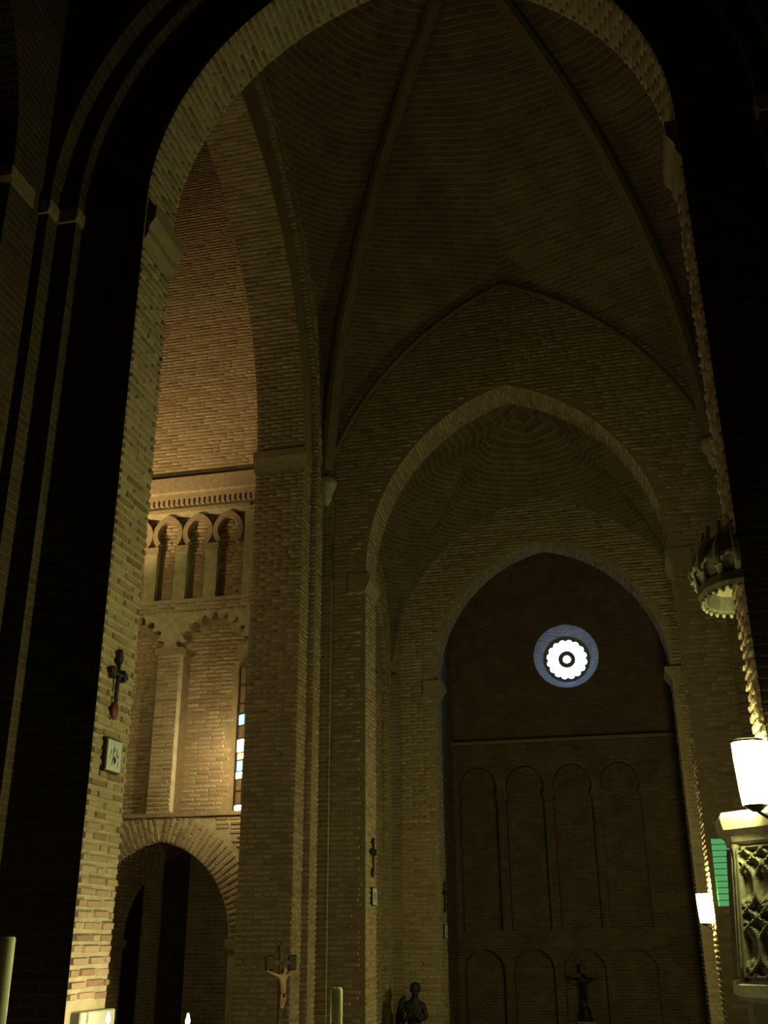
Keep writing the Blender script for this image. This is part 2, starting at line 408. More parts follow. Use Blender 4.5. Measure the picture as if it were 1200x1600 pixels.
# ---- side walls of the crossing and of the bay behind it, two orders each
def side_wall(nm, s, y0, y1, yc, ho, hi, sp, co, ci, zt, bricks):
    X = (lambda x: x) if s > 0 else mx
    bm = bmesh.new()
    add_prism(bm, arch_wall(y0, y1, TOP, yc, ho, sp, co), *sorted((X(-5.84), X(-5.7))), axis='X')
    add_prism(bm, arch_wall(y0, y1 + .95, 26.1, yc, hi, sp, ci), *sorted((X(-6.86), X(-5.84))), axis='X')
    o = struct(bm_obj(nm, bm, MORTARB if bricks else WALL))
    for e in (-1, 1):
        yj = yc + e * hi
        d0, d1 = sorted((X(-6.9), X(-5.74)))
        prism('impost', [(yj + e*.3, sp - .42), (yj, sp - .42), (yj - e*.04, sp - .28), (yj - e*.1, sp - .16), (yj - e*.1, sp), (yj + e*.3, sp)], d0, d1, MOULD, axis='X', parent=o)
    if bricks:
        f = Field(); nx = ex if s > 0 else NX
        d0, d1 = sorted((X(-6.86), X(-5.84)))
        f.plane((0, yc + hi, 0), ex, ez, NY, d0, d1, 1.2, sp - .45)
        f.soffit(arc(yc, hi, sp, ci, 40), d0, d1, 'X')
        f.plane((X(-5.84), 0, 0), ey, ez, nx, yc + hi, yc + ho, 1.2, sp - .1)
        e0, e1 = sorted((X(-5.84), X(-5.7)))
        f.plane((0, yc + ho, 0), ex, ez, NY, e0, e1, 1.2, sp - .1)
        f.soffit(arc(yc, ho, sp, co, 40), e0, e1, 'X')
        f.plane((X(-5.7), 0, 0), ey, ez, nx, y0, y1 - .12, 1.2, 20.0, ok=lambda a, z: not in_arch(a, z, yc, ho, sp, co, .01))
        f.emit(o, focus=(-5.9, 18.2, 3.6) if yc < 20 else (-5.9, 25, 3.5))
    return o
wl = side_wall('wall_left', 1, 9.08, 19.5, 14.0, 4.95, 4.4, 12.4, 1.6, 1.0, 0, True)
wr = side_wall('wall_right', -1, 9.08, 19.5, 14.0, 4.95, 4.4, 12.4, 1.6, 1.0, 0, False)
wl2 = side_wall('wall_left_inner', 1, 20.35, 26.0, 23.2, 2.25, 1.7, 9.2, .6, .5, 0, True)
wr2 = side_wall('wall_right_inner', -1, 20.35, 26.0, 23.2, 2.25, 1.7, 9.2, .6, .5, 0, False)
struct(box('wall_left_end', -6.4, -5.7, 26.85, 36.6, 0, TOP, WALL))
struct(box('wall_right_end', mx(-5.7), mx(-6.4), 26.85, 36.6, 0, TOP, WALL))

# ---- vaults
def interp(tab, s):
    return float(np.interp(s, [t[0] for t in tab], [t[1] for t in tab]))
def vault(name, x0, x1, y0, y1, ribtab, fy, fx, ribs=True, n=22):
    """four ruled cells between the wall arches and the diagonal ribs; fy/fx give the wall-arch height at a fraction 0 corner .. 1 apex"""
    cx, cy = (x0 + x1) / 2, (y0 + y1) / 2; D = math.hypot(x1 - cx, y1 - cy)
    bm = bmesh.new()
    ribc = {}
    for sx in (-1, 1):
        for sy in (-1, 1):
            c = Vector((cx + sx*(x1-x0)/2, cy + sy*(y1-y0)/2, 0))
            rb = []
            for i in range(n + 1):
                u = (i / n) ** 1.35
                p = c.lerp(Vector((cx, cy, 0)), u); p.z = interp(ribtab, D * (1 - u)); rb.append(p)
            ribc[(sx, sy)] = rb
            wy = []; wx = []
            for i in range(n + 1):
                u = (i / n) ** 1.35
                wy.append(Vector((c.x + (cx - c.x)*u, c.y, fy(u)))); wx.append(Vector((c.x, c.y + (cy - c.y)*u, fx(u))))
            for wc in (wy, wx):
                g = []
                for i in range(n + 1):
                    row = []
                    for k in range(9):
                        t = k / 8; q = wc[i].lerp(rb[i], t); q.z += 0.25 * math.sin(math.pi*t) * min(1, i/6); row.append(bm.verts.new(q))
                    g.append(row)
                for i in range(n):
                    for k in range(8): bm.faces.new((g[i][k], g[i+1][k], g[i+1][k+1], g[i][k+1]))
    bmesh.ops.remove_doubles(bm, verts=bm.verts[:], dist=.003)
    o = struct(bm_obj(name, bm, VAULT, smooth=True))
    if ribs:
        for key, rb in ribc.items():
            bm = bmesh.new(); rings = []
            side = Vector((-(rb[-1]-rb[0]).y, (rb[-1]-rb[0]).x, 0)).normalized()
            for i, p in enumerate(rb):
                d = (rb[min(i+1, n)] - rb[max(i-1, 0)]).normalized(); up = side.cross(d).normalized()
                if up.z < 0: up = -up
                pr = [(-.15, .10), (-.15, -.10), (-.09, -.20), (.09, -.20), (.15, -.10), (.15, .10)]
                rings.append([bm.verts.new(p + side*a + up*b) for a, b in pr])
            for i in range(n):
                for k in range(6):
                    j = (k + 1) % 6; bm.faces.new((rings[i][k], rings[i][j], rings[i+1][j], rings[i+1][k]))
            bm.faces.new(rings[0]); bm.faces.new(rings[-1][::-1])
            bm_obj('rib', bm, RIBM, o)
        lathe('boss', [(.0, -.3), (.22, -.26), (.3, -.1), (.3, .1)], MOULD, o, 16, (cx, cy, ribtab[0][1]))
    return o
ribtab = [(0, 20.9), (.9, 20.45), (1.8, 19.85), (2.8, 19.15), (3.75, 18.3), (4.8, 17.0), (5.7, 15.45), (6.2, 13.9), (6.56, 12.3)]
def fy(u):           # against wall_middle
    x = 3.97 * (1 - u); return 10.1 + math.sqrt(max(0, 7.02**2 - (x + 2.65)**2)) + 0.0
def fx(u):           # against the side walls
    x = 5.2 * (1 - u); return 12.3 + math.sqrt(max(0, 6.75**2 - (x + 1.55)**2)) + .12
vault('ceiling_crossing', -5.72, 2.36, 9.06, 19.52, ribtab, fy, fx)
rt2 = [(0, 15.2), (1.2, 14.9), (2.4, 14.0), (3.6, 12.6), (4.4, 11.2), (4.93, 9.6)]
vault('ceiling_bay', -5.72, 2.36, 20.33, 26.02, rt2, lambda u: 9.3 + math.sqrt(max(0, 4.9**2 - (4.04*(1-u) + .86)**2)) - .1,
      lambda u: 9.4 + math.sqrt(max(0, 3.6**2 - (2.85*(1-u) + .75)**2)), ribs=False)
# wall ribs: the raised edge where the vault meets wall_middle and wall_inner
def wall_rib(par, y, pts, r=.07):
    bm = bmesh.new(); add_tube(bm, [(a, y - .03, z) for a, z in pts], r, 6); bm_obj('wall_rib', bm, RIBM, par)
cxv = (-5.72 + 2.36) / 2
wall_rib(wm, 19.5, [(cxv + s*3.97*(1-u), fy(u) - .12) for s, us in ((-1, [i/24 for i in range(25)]), (1, [1 - i/24 for i in range(1, 25)])) for u in us])
struct(box('ceiling_end', -6.4, mx(-6.4), 26.85, 36.6, 19.0, 19.3, WALL))
struct(box('ceiling_outer', -6.6, 3.3, 8.06, 27, TOP, TOP + .3, WALL))
# imposts where the diagonal ribs start
for x, y in ((-5.62, 19.42), (2.28, 19.42)):
    lathe('rib_corbel', [(.05, -.5), (.12, -.35), (.14, -.2), (.22, -.05), (.22, .12)], STONE, wm, 10, (x, y - .02, 12.0))

# ---- rose wall
RY = 36.0; RX, RZ = -1.62, 12.2
bm = bmesh.new()
# wall with a splayed round opening: front radius 1.12, back radius .80
n = 48; rf, rb_ = 1.13, .76
X0, X1, Z0, Z1 = -6.4, mx(-6.4), 0.0, TOP
def rim(r, y): return [bm.verts.new((RX + r*math.cos(2*math.pi*i/n), y, RZ + r*math.sin(2*math.pi*i/n))) for i in range(n)]
fr = rim(rf, RY); bk = rim(rb_, RY + .55)
outer = []
for i in range(n):
    a = 2*math.pi*i/n; dx, dz = math.cos(a), math.sin(a)
    t = min([(X1-RX)/dx if dx > 1e-6 else 1e9, (X0-RX)/dx if dx < -1e-6 else 1e9, (Z1-RZ)/dz if dz > 1e-6 else 1e9, (Z0-RZ)/dz if dz < -1e-6 else 1e9])
    outer.append(bm.verts.new((RX + t*dx, RY, RZ + t*dz)))
cor = {}
for i in range(n):
    j = (i+1) % n
    bm.faces.new((fr[i], fr[j], bk[j], bk[i]))
    a, b = outer[i], outer[j]
    if abs(a.co.x-b.co.x) > 1e-4 and abs(a.co.z-b.co.z) > 1e-4:
        k = bm.verts.new((X1 if max(a.co.x, b.co.x) > X1-1e-3 else X0, RY, Z1 if max(a.co.z, b.co.z) > Z1-1e-3 else Z0))
        bm.faces.new((fr[i], a, k, b, fr[j]))
    else: bm.faces.new((fr[i], a, b, fr[j]))
# the low part of the wall is a thick skin with blind niches cut in; this base sits behind it
for v in ():
    pass
ROSEM = brick_tex('end wall brick', 0.46)
wo = struct(bm_obj('wall_rose', bm, ROSEM))
# skin pieces in front of the wall, leaving the blind niches as recesses
SK = .4
def niche_row(z0, z1, spring, kind):
    rights = [-4.22, -2.66, -1.09, .46]; wd = 1.28
    ytop = z1
    xs = -5.7; parts = []
    for r in rights + [None]:
        if r is None: parts.append((xs, mx(-5.7))); break
        parts.append((xs, r - wd)); xs = r
    for a, b in parts:
        if b - a > .02: prism('pier_strip', [(a, z0), (b, z0), (b, z1), (a, z1)], RY - SK, RY - .002, ROSEM, parent=wo)
    for r in rights:
        c = r - wd/2; h = wd/2
        if kind == 'round':
            A = [(c - h*math.cos(math.pi*i/16), spring + h*math.sin(math.pi*i/16)) for i in range(17)]
        else:             # slightly horseshoe with a point
            A = [(c - h, spring - .25), (c - h + .09, spring - .12)] + [(c - (h+.0)*math.cos(math.pi*i/16), spring + .1 + .78*math.sin(math.pi*i/16)**.9) for i in range(17)] + [(c + h - .09, spring - .12), (c + h, spring - .25)]
        prism('niche_head', [(c - h, z1)] + [(c - h, A[0][1])] + A[1:-1] + [(c + h, A[-1][1]), (c + h, z1)], RY - SK, RY - .002, ROSEM, parent=wo)
niche_row(0.0, 2.95, 2.1, 'round')
niche_row(3.3, 8.85, 7.55, 'shoe')
prism('string_course', [(-5.7, 2.95), (mx(-5.7), 2.95), (mx(-5.7), 3.3), (-5.7, 3.3)], RY - SK - .02, RY - .002, ROSEM, parent=wo)
prism('ledge', [(-5.7, 8.85), (mx(-5.7), 8.85), (mx(-5.7), 9.18), (-5.7, 9.18)], RY - SK, RY - .002, ROSEM, parent=wo)
box('ledge_moulding', -5.7, mx(-5.7), RY - SK - .1, RY - .002, 9.18, 9.28, MOULD, wo)
# rose window
win = empty('window_1', (RX, RY + .5, RZ)); struct(win)
tag(win, 'small round rose window glowing white blue high in the end wall', 'window')
def loc(o, v): o.location = v; return o
RS = .66
def disc_pts(r, k=32, a0=0): return [(r*math.cos(a0+2*math.pi*i/k), r*math.sin(a0+2*math.pi*i/k)) for i in range(k)]
# scalloped stone surround, hole made of sixteen lobes
bm = bmesh.new(); k = 16*8
inn = []; 
for i in range(k):
    a = 2*math.pi*i/k; q = (a*16/(2*math.pi)) % 1.0
    inn.append((RS + .075*math.sin(math.pi*q)**.8 - .02) )
for y in ():
    pass
A0 = [bm.verts.new((inn[i]*math.cos(2*math.pi*i/k), 0, inn[i]*math.sin(2*math.pi*i/k))) for i in range(k)]
B0 = [bm.verts.new((.84*math.cos(2*math.pi*i/k), 0, .84*math.sin(2*math.pi*i/k))) for i in range(k)]
A1 = [bm.verts.new(v.co + Vector((0,.14,0))) for v in A0]; B1 = [bm.verts.new(v.co + Vector((0,.14,0))) for v in B0]
for i in range(k):
    j = (i+1) % k
    bm.faces.new((A0[i],A0[j],B0[j],B0[i])); bm.faces.new((A1[j],A1[i],B1[i],B1[j])); bm.faces.new((A0[j],A0[i],A1[i],A1[j]))
bm_obj('surround', bm, STONE, win)
bm = bmesh.new()
def ring_bm(bm, r0, r1, y0, y1, k=40):
    q = [[bm.verts.new((r*math.cos(2*math.pi*i/k), y, r*math.sin(2*math.pi*i/k))) for i in range(k)] for r, y in ((r0,y0),(r1,y0),(r1,y1),(r0,y1))]
    for a in range(4):
        b = (a+1) % 4
        for i in range(k):
            j = (i+1) % k; bm.faces.new((q[a][i], q[a][j], q[b][j], q[b][i]))
ring_bm(bm, .14, .30, 0.0, .12)
bm_obj('hub_ring', bm, STONE, win)
for i in range(16):      # thin spokes; the glass glare almost swallows them
    a = 2*math.pi*i/16
    bm = bmesh.new(); d = Vector((math.cos(a), 0, math.sin(a)))
    add_tube(bm, [d*.24 + Vector((0,.06,0)), d*.66 + Vector((0,.06,0))], .012, 6)
    bm_obj('spoke', bm, STONE, win)
for i in range(16):      # one pane between each two spokes
    a = 2*math.pi*i/16; b = a + 2*math.pi/16
    pts = [(.285*math.cos(a), .285*math.sin(a)), (.78*math.cos(a), .78*math.sin(a)), (.78*math.cos((a+b)/2), .78*math.sin((a+b)/2)), (.78*math.cos(b), .78*math.sin(b)), (.285*math.cos(b), .285*math.sin(b))]
    prism('pane', pts, .09, .10, DAY, parent=win)
prism('centre_pane', disc_pts(.145, 24), .09, .10, DAY, parent=win)
struct(box('wall_rose_outer', -6.4, mx(-6.4), RY + .75, RY + .8, 0, TOP, WALL))

# ---- the aisle seen through the left arch: niche wall
NYW = 20.5
wa = empty('wall_aisle', (0, 0, 0)); struct(wa)
def W(o): return o
def wprism(nm, poly, d0, d1, mat): return W(prism(nm, poly, d0, d1, mat, parent=wa))
def wbox(nm, *a, mat=MORTAR, bev=0): return W(box(nm, *a, mat, wa, bev))
DC, DH, DS, DCC = -9.35, 1.57, 3.06, .305
REC = NYW + .16
wprism('backing', arch_wall(-13.0, -6.76, 26, DC, DH, DS, DCC), REC, NYW + 1.9, MORTARB)
wprism('arch_face', arch_wall(-13.0, -6.76, 5.46, DC, DH, DS, DCC), NYW, REC, MORTAR)
wprism('upper_face', [(-13, 12.55), (-6.76, 12.55), (-6.76, 26), (-13, 26)], NYW, REC, MORTARB)
# frieze above the upper arcade, then the arcade
wprism('frieze', [(-13, 12.1), (-6.76, 12.1), (-6.76, 12.55), (-13, 12.55)], NYW + .06, REC, MORTAR)
wbox('cornice', -13, -6.76, NYW - .14, NYW, 12.62, 13.03, mat=MOULD, bev=.02)
wbox('cornice_fillet', -13, -6.76, NYW - .06, NYW, 12.5, 12.62, mat=MOULD)
for i in range(24):
    x = -10.45 + i * .125
    wbox('dentil', x, x + .075, NYW - .05, NYW + .06, 12.36, 12.5, mat=MOULD)
wbox('fillet', -13, -7.75, NYW - .02, NYW + .06, 12.2, 12.27, mat=MOULD)
rings = [-11.18, -10.45, -9.72, -8.99, -8.26]
for xc in rings:
    bm = bmesh.new(); kk = 30; zc = 11.66
    a0, a1 = math.radians(-48), math.radians(228)
    q = []
    for r, y in ((.245, NYW), (.362, NYW), (.362, REC), (.245, REC)):
        row = []
        for i in range(kk + 1):
            a = a0 + (a1 - a0) * i / kk; zz = math.sin(a) * r * 1.12
            if math.sin(a) > 0: zz *= 1.0 + .12 * max(0, math.sin(a)) ** 6
            row.append(bm.verts.new((xc + r*math.cos(a), y, zc + zz)))
        q.append(row)
    for a in range(4):
        b = (a + 1) % 4
        for i in range(kk): bm.faces.new((q[a][i], q[a][i+1], q[b][i+1], q[b][i]))
    for i in (0, kk): bm.faces.new([q[a][i] for a in range(4)])
    W(bm_obj('horseshoe_arch', bm, MOULD, wa))
for xc in [-10.815, -10.085, -9.355, -8.625]:
    wbox('arcade_column', xc - .145, xc + .145, NYW + .01, REC, 10.06, 11.2, mat=MORTAR)
    wbox('arcade_capital', xc - .17, xc + .17, NYW - .01, REC, 11.2, 11.36, mat=MOULD)
wprism('flank', [(-7.86, 10.06), (-6.76, 10.06), (-6.76, 12.1), (-7.86, 12.1)], NYW, REC, MORTAR)
wprism('flank', [(-13, 10.06), (-11.6, 10.06), (-11.6, 12.1), (-13, 12.1)], NYW, REC, MORTAR)
# band over the lobed arches with its scalloped lower edge
def lobed(cx, half, spring, apex, m=4):
    """points of a lobed arch from the left springing to the right one"""
    P = []
    A = arc(cx, half, spring, max(0, ((apex-spring)**2 - half**2) / (2*half)), 40)
    pts = np.array(A); ln = np.concatenate([[0], np.cumsum(np.hypot(*np.diff(pts, axis=0).T))])
    nl = 2*m + 1
    for k in range(nl):
        for i in range(6):
            t = (k + i/6) / nl * ln[-1]
            a = np.interp(t, ln, pts[:,0]); z = np.interp(t, ln, pts[:,1])
            dx, dz = a - cx, z - (spring - .1); L = math.hypot(dx, dz)
            b = .17 * math.sin(math.pi * i/6) - .03
            P.append((a + dx/L*b, z + dz/L*b))
    P.append(A[-1]); return P
cA, cB, hl = -10.42, -8.47, .72
P = [(-13, 10.06), (-13, 8.9), (cA - hl, 8.9)] + lobed(cA, hl, 8.9, 9.62)[1:-1] + [(cA + hl, 8.9), (cB - hl, 8.9)] + lobed(cB, hl, 8.9, 9.62)[1:-1] + [(cB + hl, 8.9), (-6.76, 8.9), (-6.76, 10.06)]
wprism('lobed_band', P, NYW - .03, REC, MORTAR)
wbox('lobed_column', cA + hl, cB - hl, NYW - .03, REC, 5.46, 8.9, mat=MORTAR)
wbox('column_capital', cA + hl - .06, cB - hl + .06, NYW - .07, REC, 8.8, 8.95, mat=MOULD)
wbox('flank', -13, cA - hl, NYW - .03, REC, 5.46, 8.9)
wbox('flank', -7.36, -6.76, NYW - .03, REC, 5.46, 8.9)
wbox('sill', -13, -7.4, NYW - .05, REC, 5.38, 5.46, mat=MOULD)
# bricks on the niche wall
f = Field(); OW = lambda d: (0, d, 0)
f.plane(OW(NYW), ex, ez, NY, -11.0, -7.3, 13.05, 24.5, D=.006)
f.plane(OW(REC), ex, ez, NY, cA - hl, cA + hl, 5.5, 9.5, ok=lambda a, z: in_arch(a, z, cA, hl, 8.9, 0, .0))
f.plane(OW(REC), ex, ez, NY, cB - hl, cB + hl, 5.5, 9.5, ok=lambda a, z: in_arch(a, z, cB, hl, 8.9, 0, .0) and not (-7.92 < a and z < 8.5))
f.plane(OW(NYW - .03), ex, ez, NY, cA + hl, cB - hl, 5.5, 8.8)
f.plane(OW(NYW - .03), ex, ez, NY, -11.2, -7.3, 9.72, 10.06)
f.plane(OW(REC), ex, ez, NY, -11.2, -7.9, 10.08, 12.0, ok=lambda a, z: z > 11.2 or not any(abs(a - x) < .15 for x in (-10.815, -10.085, -9.355, -8.625)))
f.plane(OW(NYW), ex, ez, NY, -11.2, -7.3, 1.4, 5.36, ok=lambda a, z: not in_arch(a, z, DC, DH, DS, DCC, .64))
f.soffit(arc(DC, DH, DS, DCC, 40), NYW, NYW + 1.9, 'Y')
f.plane((DC - DH, 0, 0), ey, ez, ex, NYW, NYW + 1.9, 1.2, 2.7)
f.emit(wa, focus=(-8.8, NYW, 6.6))
# radial bricks of the door arch, two rings deep, each one a piece
vs = np.array(arc(DC, DH, DS, DCC, 60)); ln = np.concatenate([[0], np.cumsum(np.hypot(*np.diff(vs, axis=0).T))])
nv = int(ln[-1] / .1)
g = Field()
for i in range(nv):
    t = (i + .5) * ln[-1] / nv
    a = np.interp(t, ln, vs[:,0]); z = np.interp(t, ln, vs[:,1]); e = .02
    ta = np.array([np.interp(t+e, ln, vs[:,0]) - np.interp(t-e, ln, vs[:,0]), np.interp(t+e, ln, vs[:,1]) - np.interp(t-e, ln, vs[:,1])]); ta /= np.linalg.norm(ta)
    no = np.array([-ta[1], ta[0]])
    segs = ((.02, .30), (.32, .60)) if i % 2 else ((.02, .16), (.18, .46), (.48, .60))
    for s0, s1 in segs:
        m = (s0 + s1) / 2
        if a + no[0]*m > -7.0: continue
        g.put((a + no[0]*m, NYW, z + no[1]*m), (no[0], 0, no[1]), (ta[0], 0, ta[1]), NY, s1 - s0, .062 * (1 + m*.3), .022 * random.uniform(.7, 1.3))
g.emit(wa, name='voussoir', single=300)
for s in (-1, 1):
    xj = DC + s*DH
    W(prism('impost', [(xj + s*.2, 2.86), (xj, 2.86), (xj - s*.07, 2.95), (xj - s*.07, 3.06), (xj + s*.2, 3.06)], NYW - .04, NYW + 1.95, MOULD, parent=wa))
# rest of the aisle shell
struct(box('wall_aisle_left', -13.4, -13.0, 6.0, 30.0, 0, 26, WALL))
struct(box('wall_aisle_near', -13.0, -6.76, 7.6, 8.06, 0, 26, WALL))
struct(box('wall_aisle_back', -13.0, -6.76, 29.0, 29.4, 0, 26, WALL))
struct(box('ceiling_aisle', -13.2, -6.6, 8.06, 29.2, 26, 26.3, WALL))
pa = struct(box('pillar_aisle', -10.4, -9.3, 24.6, 25.6, 0, 26, WALL))
prism('pilaster', [(-9.3, 0), (-9.0, 0), (-9.0, 21), (-9.3, 21)], 24.8, 25.4, WALL, parent=pa)

# stained glass slit in the niche wall, mostly behind the pier
w2 = empty('window_2', (-7.86, REC - .01, 5.46)); w2.rotation_euler = (0, 0, math.radians(-30)); struct(w2)
tag(w2, 'narrow stained glass slit window with a few blazing panes beside the pier', 'window')
def w2box(nm, x0, x1, y0, y1, z0, z1, mat, bev=0): return box(nm, x0, x1, y0, y1, z0, z1, mat, w2, bev)
w2box('frame', .02, .05, -.03, .04, 0, 3.0, IRON)
w2box('frame', .43, .48, -.05, .06, 0, 3.0, IRON)
zs = [0, .13, .40, .64, .79, 1.02, 1.18, 1.46, 1.74, 1.98, 2.2, 2.6, 3.0]
mt = [G_WHITE, G_DARK, G_DARK, G_WHITE, G_BLUE, G_ORNG, G_WHITE, G_DARK, G_BLUE, G_DARK, G_DARK, G_DARK]
m2_ = [G_WHITE, G_DARK, G_DARK, G_ORNG, G_GREEN, G_WHITE, G_WHITE, G_ORNG, G_GREEN, G_DARK, G_DARK, G_DARK]
for k in range(len(mt)):
    w2box('glass_pane', .055, .235, -.01, .01, zs[k] + .012, zs[k+1] - .012, mt[k], .004)
    w2box('glass_pane', .245, .425, -.01, .01, zs[k] + .012, zs[k+1] - .012, m2_[k], .004)
    w2box('lead_bar', .05, .43, -.02, .02, zs[k+1] - .012, zs[k+1] + .012, IRON)
w2box('mullion', .235, .245, -.02, .02, 0, 3.0, IRON)

# ------------------------------------------------------------------ things
def ring_bm2(bm, r0, r1, z0, z1, k=20):
    q = [[bm.verts.new((r*math.cos(2*math.pi*i/k), r*math.sin(2*math.pi*i/k), z)) for i in range(k)] for r, z in ((r0,z0),(r1,z0),(r1,z1),(r0,z1))]
    for a in range(4):
        b = (a+1) % 4
        for i in range(k):
            j = (i+1) % k; bm.faces.new((q[a][i], q[a][j], q[b][j], q[b][i]))
def lantern(x, y, zb, mat, label, back, lid=True):
    """tapered frosted lantern; back = wall direction the bracket runs to, as (dx, dy, distance)"""
    t = empty('wall_lantern', (x, y, zb), label, 'lamp')
    lathe('shade', [(.094, .0), (.104, .10), (.118, .36), (.118, .47)], mat, t, 16)
    bm = bmesh.new(); ring_bm2(bm, .116, .123, .462, .478); bm_obj('rim', bm, IRON, t)
    if lid: lathe('lid', [(.110, .478), (.112, .486), (.02, .492)], IRON, t, 16)
    lathe('base_ring', [(.03, -.05), (.06, -.03), (.092, -.005), (.092, .005)], IRON, t, 16)
    bx, by, d = back
    tube('bracket', [(0, 0, -.04), (bx*d*.5, by*d*.5, -.09), (bx*d, by*d, -.03)], .014, IRON, t)
    bm = bmesh.new()
    a = Vector((bx, by, 0)); s = Vector((-by, bx, 0))
    vs = [bm.verts.new(a*dd + s*ss + Vector((0, 0, zz))) for dd in (d - .02, d + .004) for ss in (-.05, .05) for zz in (-.12, .06)]
    bmesh.ops.convex_hull(bm, input=vs); bm_obj('back_plate', bm, IRON, t)
    return t
lantern(.945, 8.47, 3.93, GLOW_NEAR, 'large glowing white lantern on the near right pier above the carved pulpit', (1, 0, .14), lid=True)
lantern(1.13, 19.68, 3.25, GLOW_FAR, 'small glowing white lantern on the far pier corner beside the green light patch', (1, 0, .125), lid=False)
lantern(-12.78, 16.6, 9.6, GLOW_AISLE, 'warm wall lantern on the aisle wall hidden behind the dark pier', (-1, 0, .21))

def floodlight(at, to, power, col, cone, label):
    fd = empty('floodlight', at, label, 'lamp')
    aim = (Vector(to) - fd.location).normalized(); fd.rotation_mode = 'QUATERNION'; fd.rotation_quaternion = aim.to_track_quat('-Z', 'Y')
    bm = bmesh.new(); add_lathe(bm, [(.05, .16), (.07, .14), (.11, -.02), (.12, -.05), (.108, -.05), (.09, .02), (.02, .1)], 16, closed=False); bm_obj('housing', bm, IRON, fd, True)
    L = bpy.data.lights.new('flood_bulb', 'SPOT'); L.energy = power; L.color = col; L.spot_size = math.radians(cone); L.spot_blend = 1.0; L.shadow_soft_size = .06
    lo = bpy.data.objects.new('flood_bulb', L); C.objects.link(lo); lo.parent = fd; lo.location = (0, 0, -.06)
floodlight((-12.80, 17.5, 8.6), (-9.6, 20.5, 14.6), FILL_FLOOD, (1.0, 0.73, 0.31), 58, 'unseen warm floodlight added to brighten the high aisle brick wall')  # added spot, out of sight, for warm light high on the wall
lantern(-7.06, 19.35, 6.15, GLOW_FILL, 'unseen warm lantern added behind the crossing pier to brighten the niche wall', (1, 0, .2))  # added lamp, out of sight, lights the niche wall from the right

# pulpit: octagonal stucco drum carried on the near right jamb
PX, PY, PR = 1.42, 9.16, .70
pu = empty('pulpit', (PX, PY, 2.62), 'carved stucco pulpit with moulded cornice on the near right pier', 'pulpit')
av = [math.radians(22.5 + 45*i) for i in range(8)]
def octa(bm, prof):
    rr = []
    for r, z in prof: rr.append([bm.verts.new((r*math.cos(a), r*math.sin(a), z)) for a in av])
    for k in range(len(rr)-1):
        for i in range(8):
            j = (i+1) % 8; bm.faces.new((rr[k][i], rr[k][j], rr[k+1][j], rr[k+1][i]))
    bm.faces.new(rr[0][::-1]); bm.faces.new(rr[-1])
    cut = bmesh.ops.bisect_plane(bm, geom=bm.verts[:] + bm.edges[:] + bm.faces[:], plane_co=(NC + NH - .004 - PX, 0, 0), plane_no=(1, 0, 0), clear_outer=True)
    bmesh.ops.edgeloop_fill(bm, edges=[e for e in cut['geom_cut'] if isinstance(e, bmesh.types.BMEdge)])
bm = bmesh.new(); octa(bm, [(.70, -2.62), (.70, -.06), (.66, 0)]); bm_obj('pedestal', bm, STUCCO, pu)
bm = bmesh.new(); octa(bm, [(.74, 0), (.66, 1.06)]); bm_obj('drum', bm, STUCCO, pu)
bm = bmesh.new(); octa(bm, [(.66, 1.06), (.70, 1.08), (.71, 1.13), (.76, 1.17), (.78, 1.26), (.76, 1.3), (.6, 1.3)]); bm_obj('cornice', bm, PLASTER, pu)
bm = bmesh.new(); octa(bm, [(.70, -.06), (.79, -.02), (.79, .06), (.74, .09)]); bm_obj('base_moulding', bm, PLASTER, pu)
def relief(u, v):
    """interlaced stucco tracery, 0..1"""
    h = 0.0
    for ph in (0, .5):
        for s in (-1, 1):
            d = abs(((u*1.5*s + v*2.2 + ph + .16*math.sin(2*math.pi*v*2.2)) % 1.0) - .5)
            h = max(h, max(0, 1 - (d / .11)**2))
    c = math.hypot((u*3 % 1) - .5, (v*4.4 % 1) - .5)
    h = max(h, .8 * max(0, 1 - (c/.22)**2))
    return h
for i in (3, 4):       # facets that face the nave
    a0, a1 = av[i], av[(i+1) % 8]
    A = Vector((math.cos(a0), math.sin(a0), 0)); B = Vector((math.cos(a1), math.sin(a1), 0))
    nn = (A + B).normalized(); nu, nv_ = 30, 56
    vs = []; fs = []
    for q in range(nv_+1):
        for p in range(nu+1):
            u, v = p/nu, q/nv_
            e = min(u, 1-u)*.5/.05; e2 = min(v, 1-v)/.05
            h = .045 if (min(u, 1-u) < .07 or min(v, 1-v) < .035) else .05*relief(u, v)
            if min(u, 1-u, v, 1-v) == 0: h = 0
            vs.append(A.lerp(B, .02 + .96*u)*(.741 - .08*(.1 + .95*v)/1.06) + nn*h + Vector((0, 0, .1 + .95*v)))
    for q in range(nv_):
        for p in range(nu):
            k = q*(nu+1)+p; fs.append((k, k+1, k+nu+2, k+nu+1))
    mesh_obj('carved_panel', vs, fs, STUCCO, pu)
for i in (3, 4, 5):
    a = av[i]; tube('corner_colonnette', [(k*math.cos(a), k*math.sin(a), z) for k, z in ((.745, .08), (.735, .2), (.676, .98), (.668, 1.06))], [.036, .026, .026, .036], STUCCO, pu)

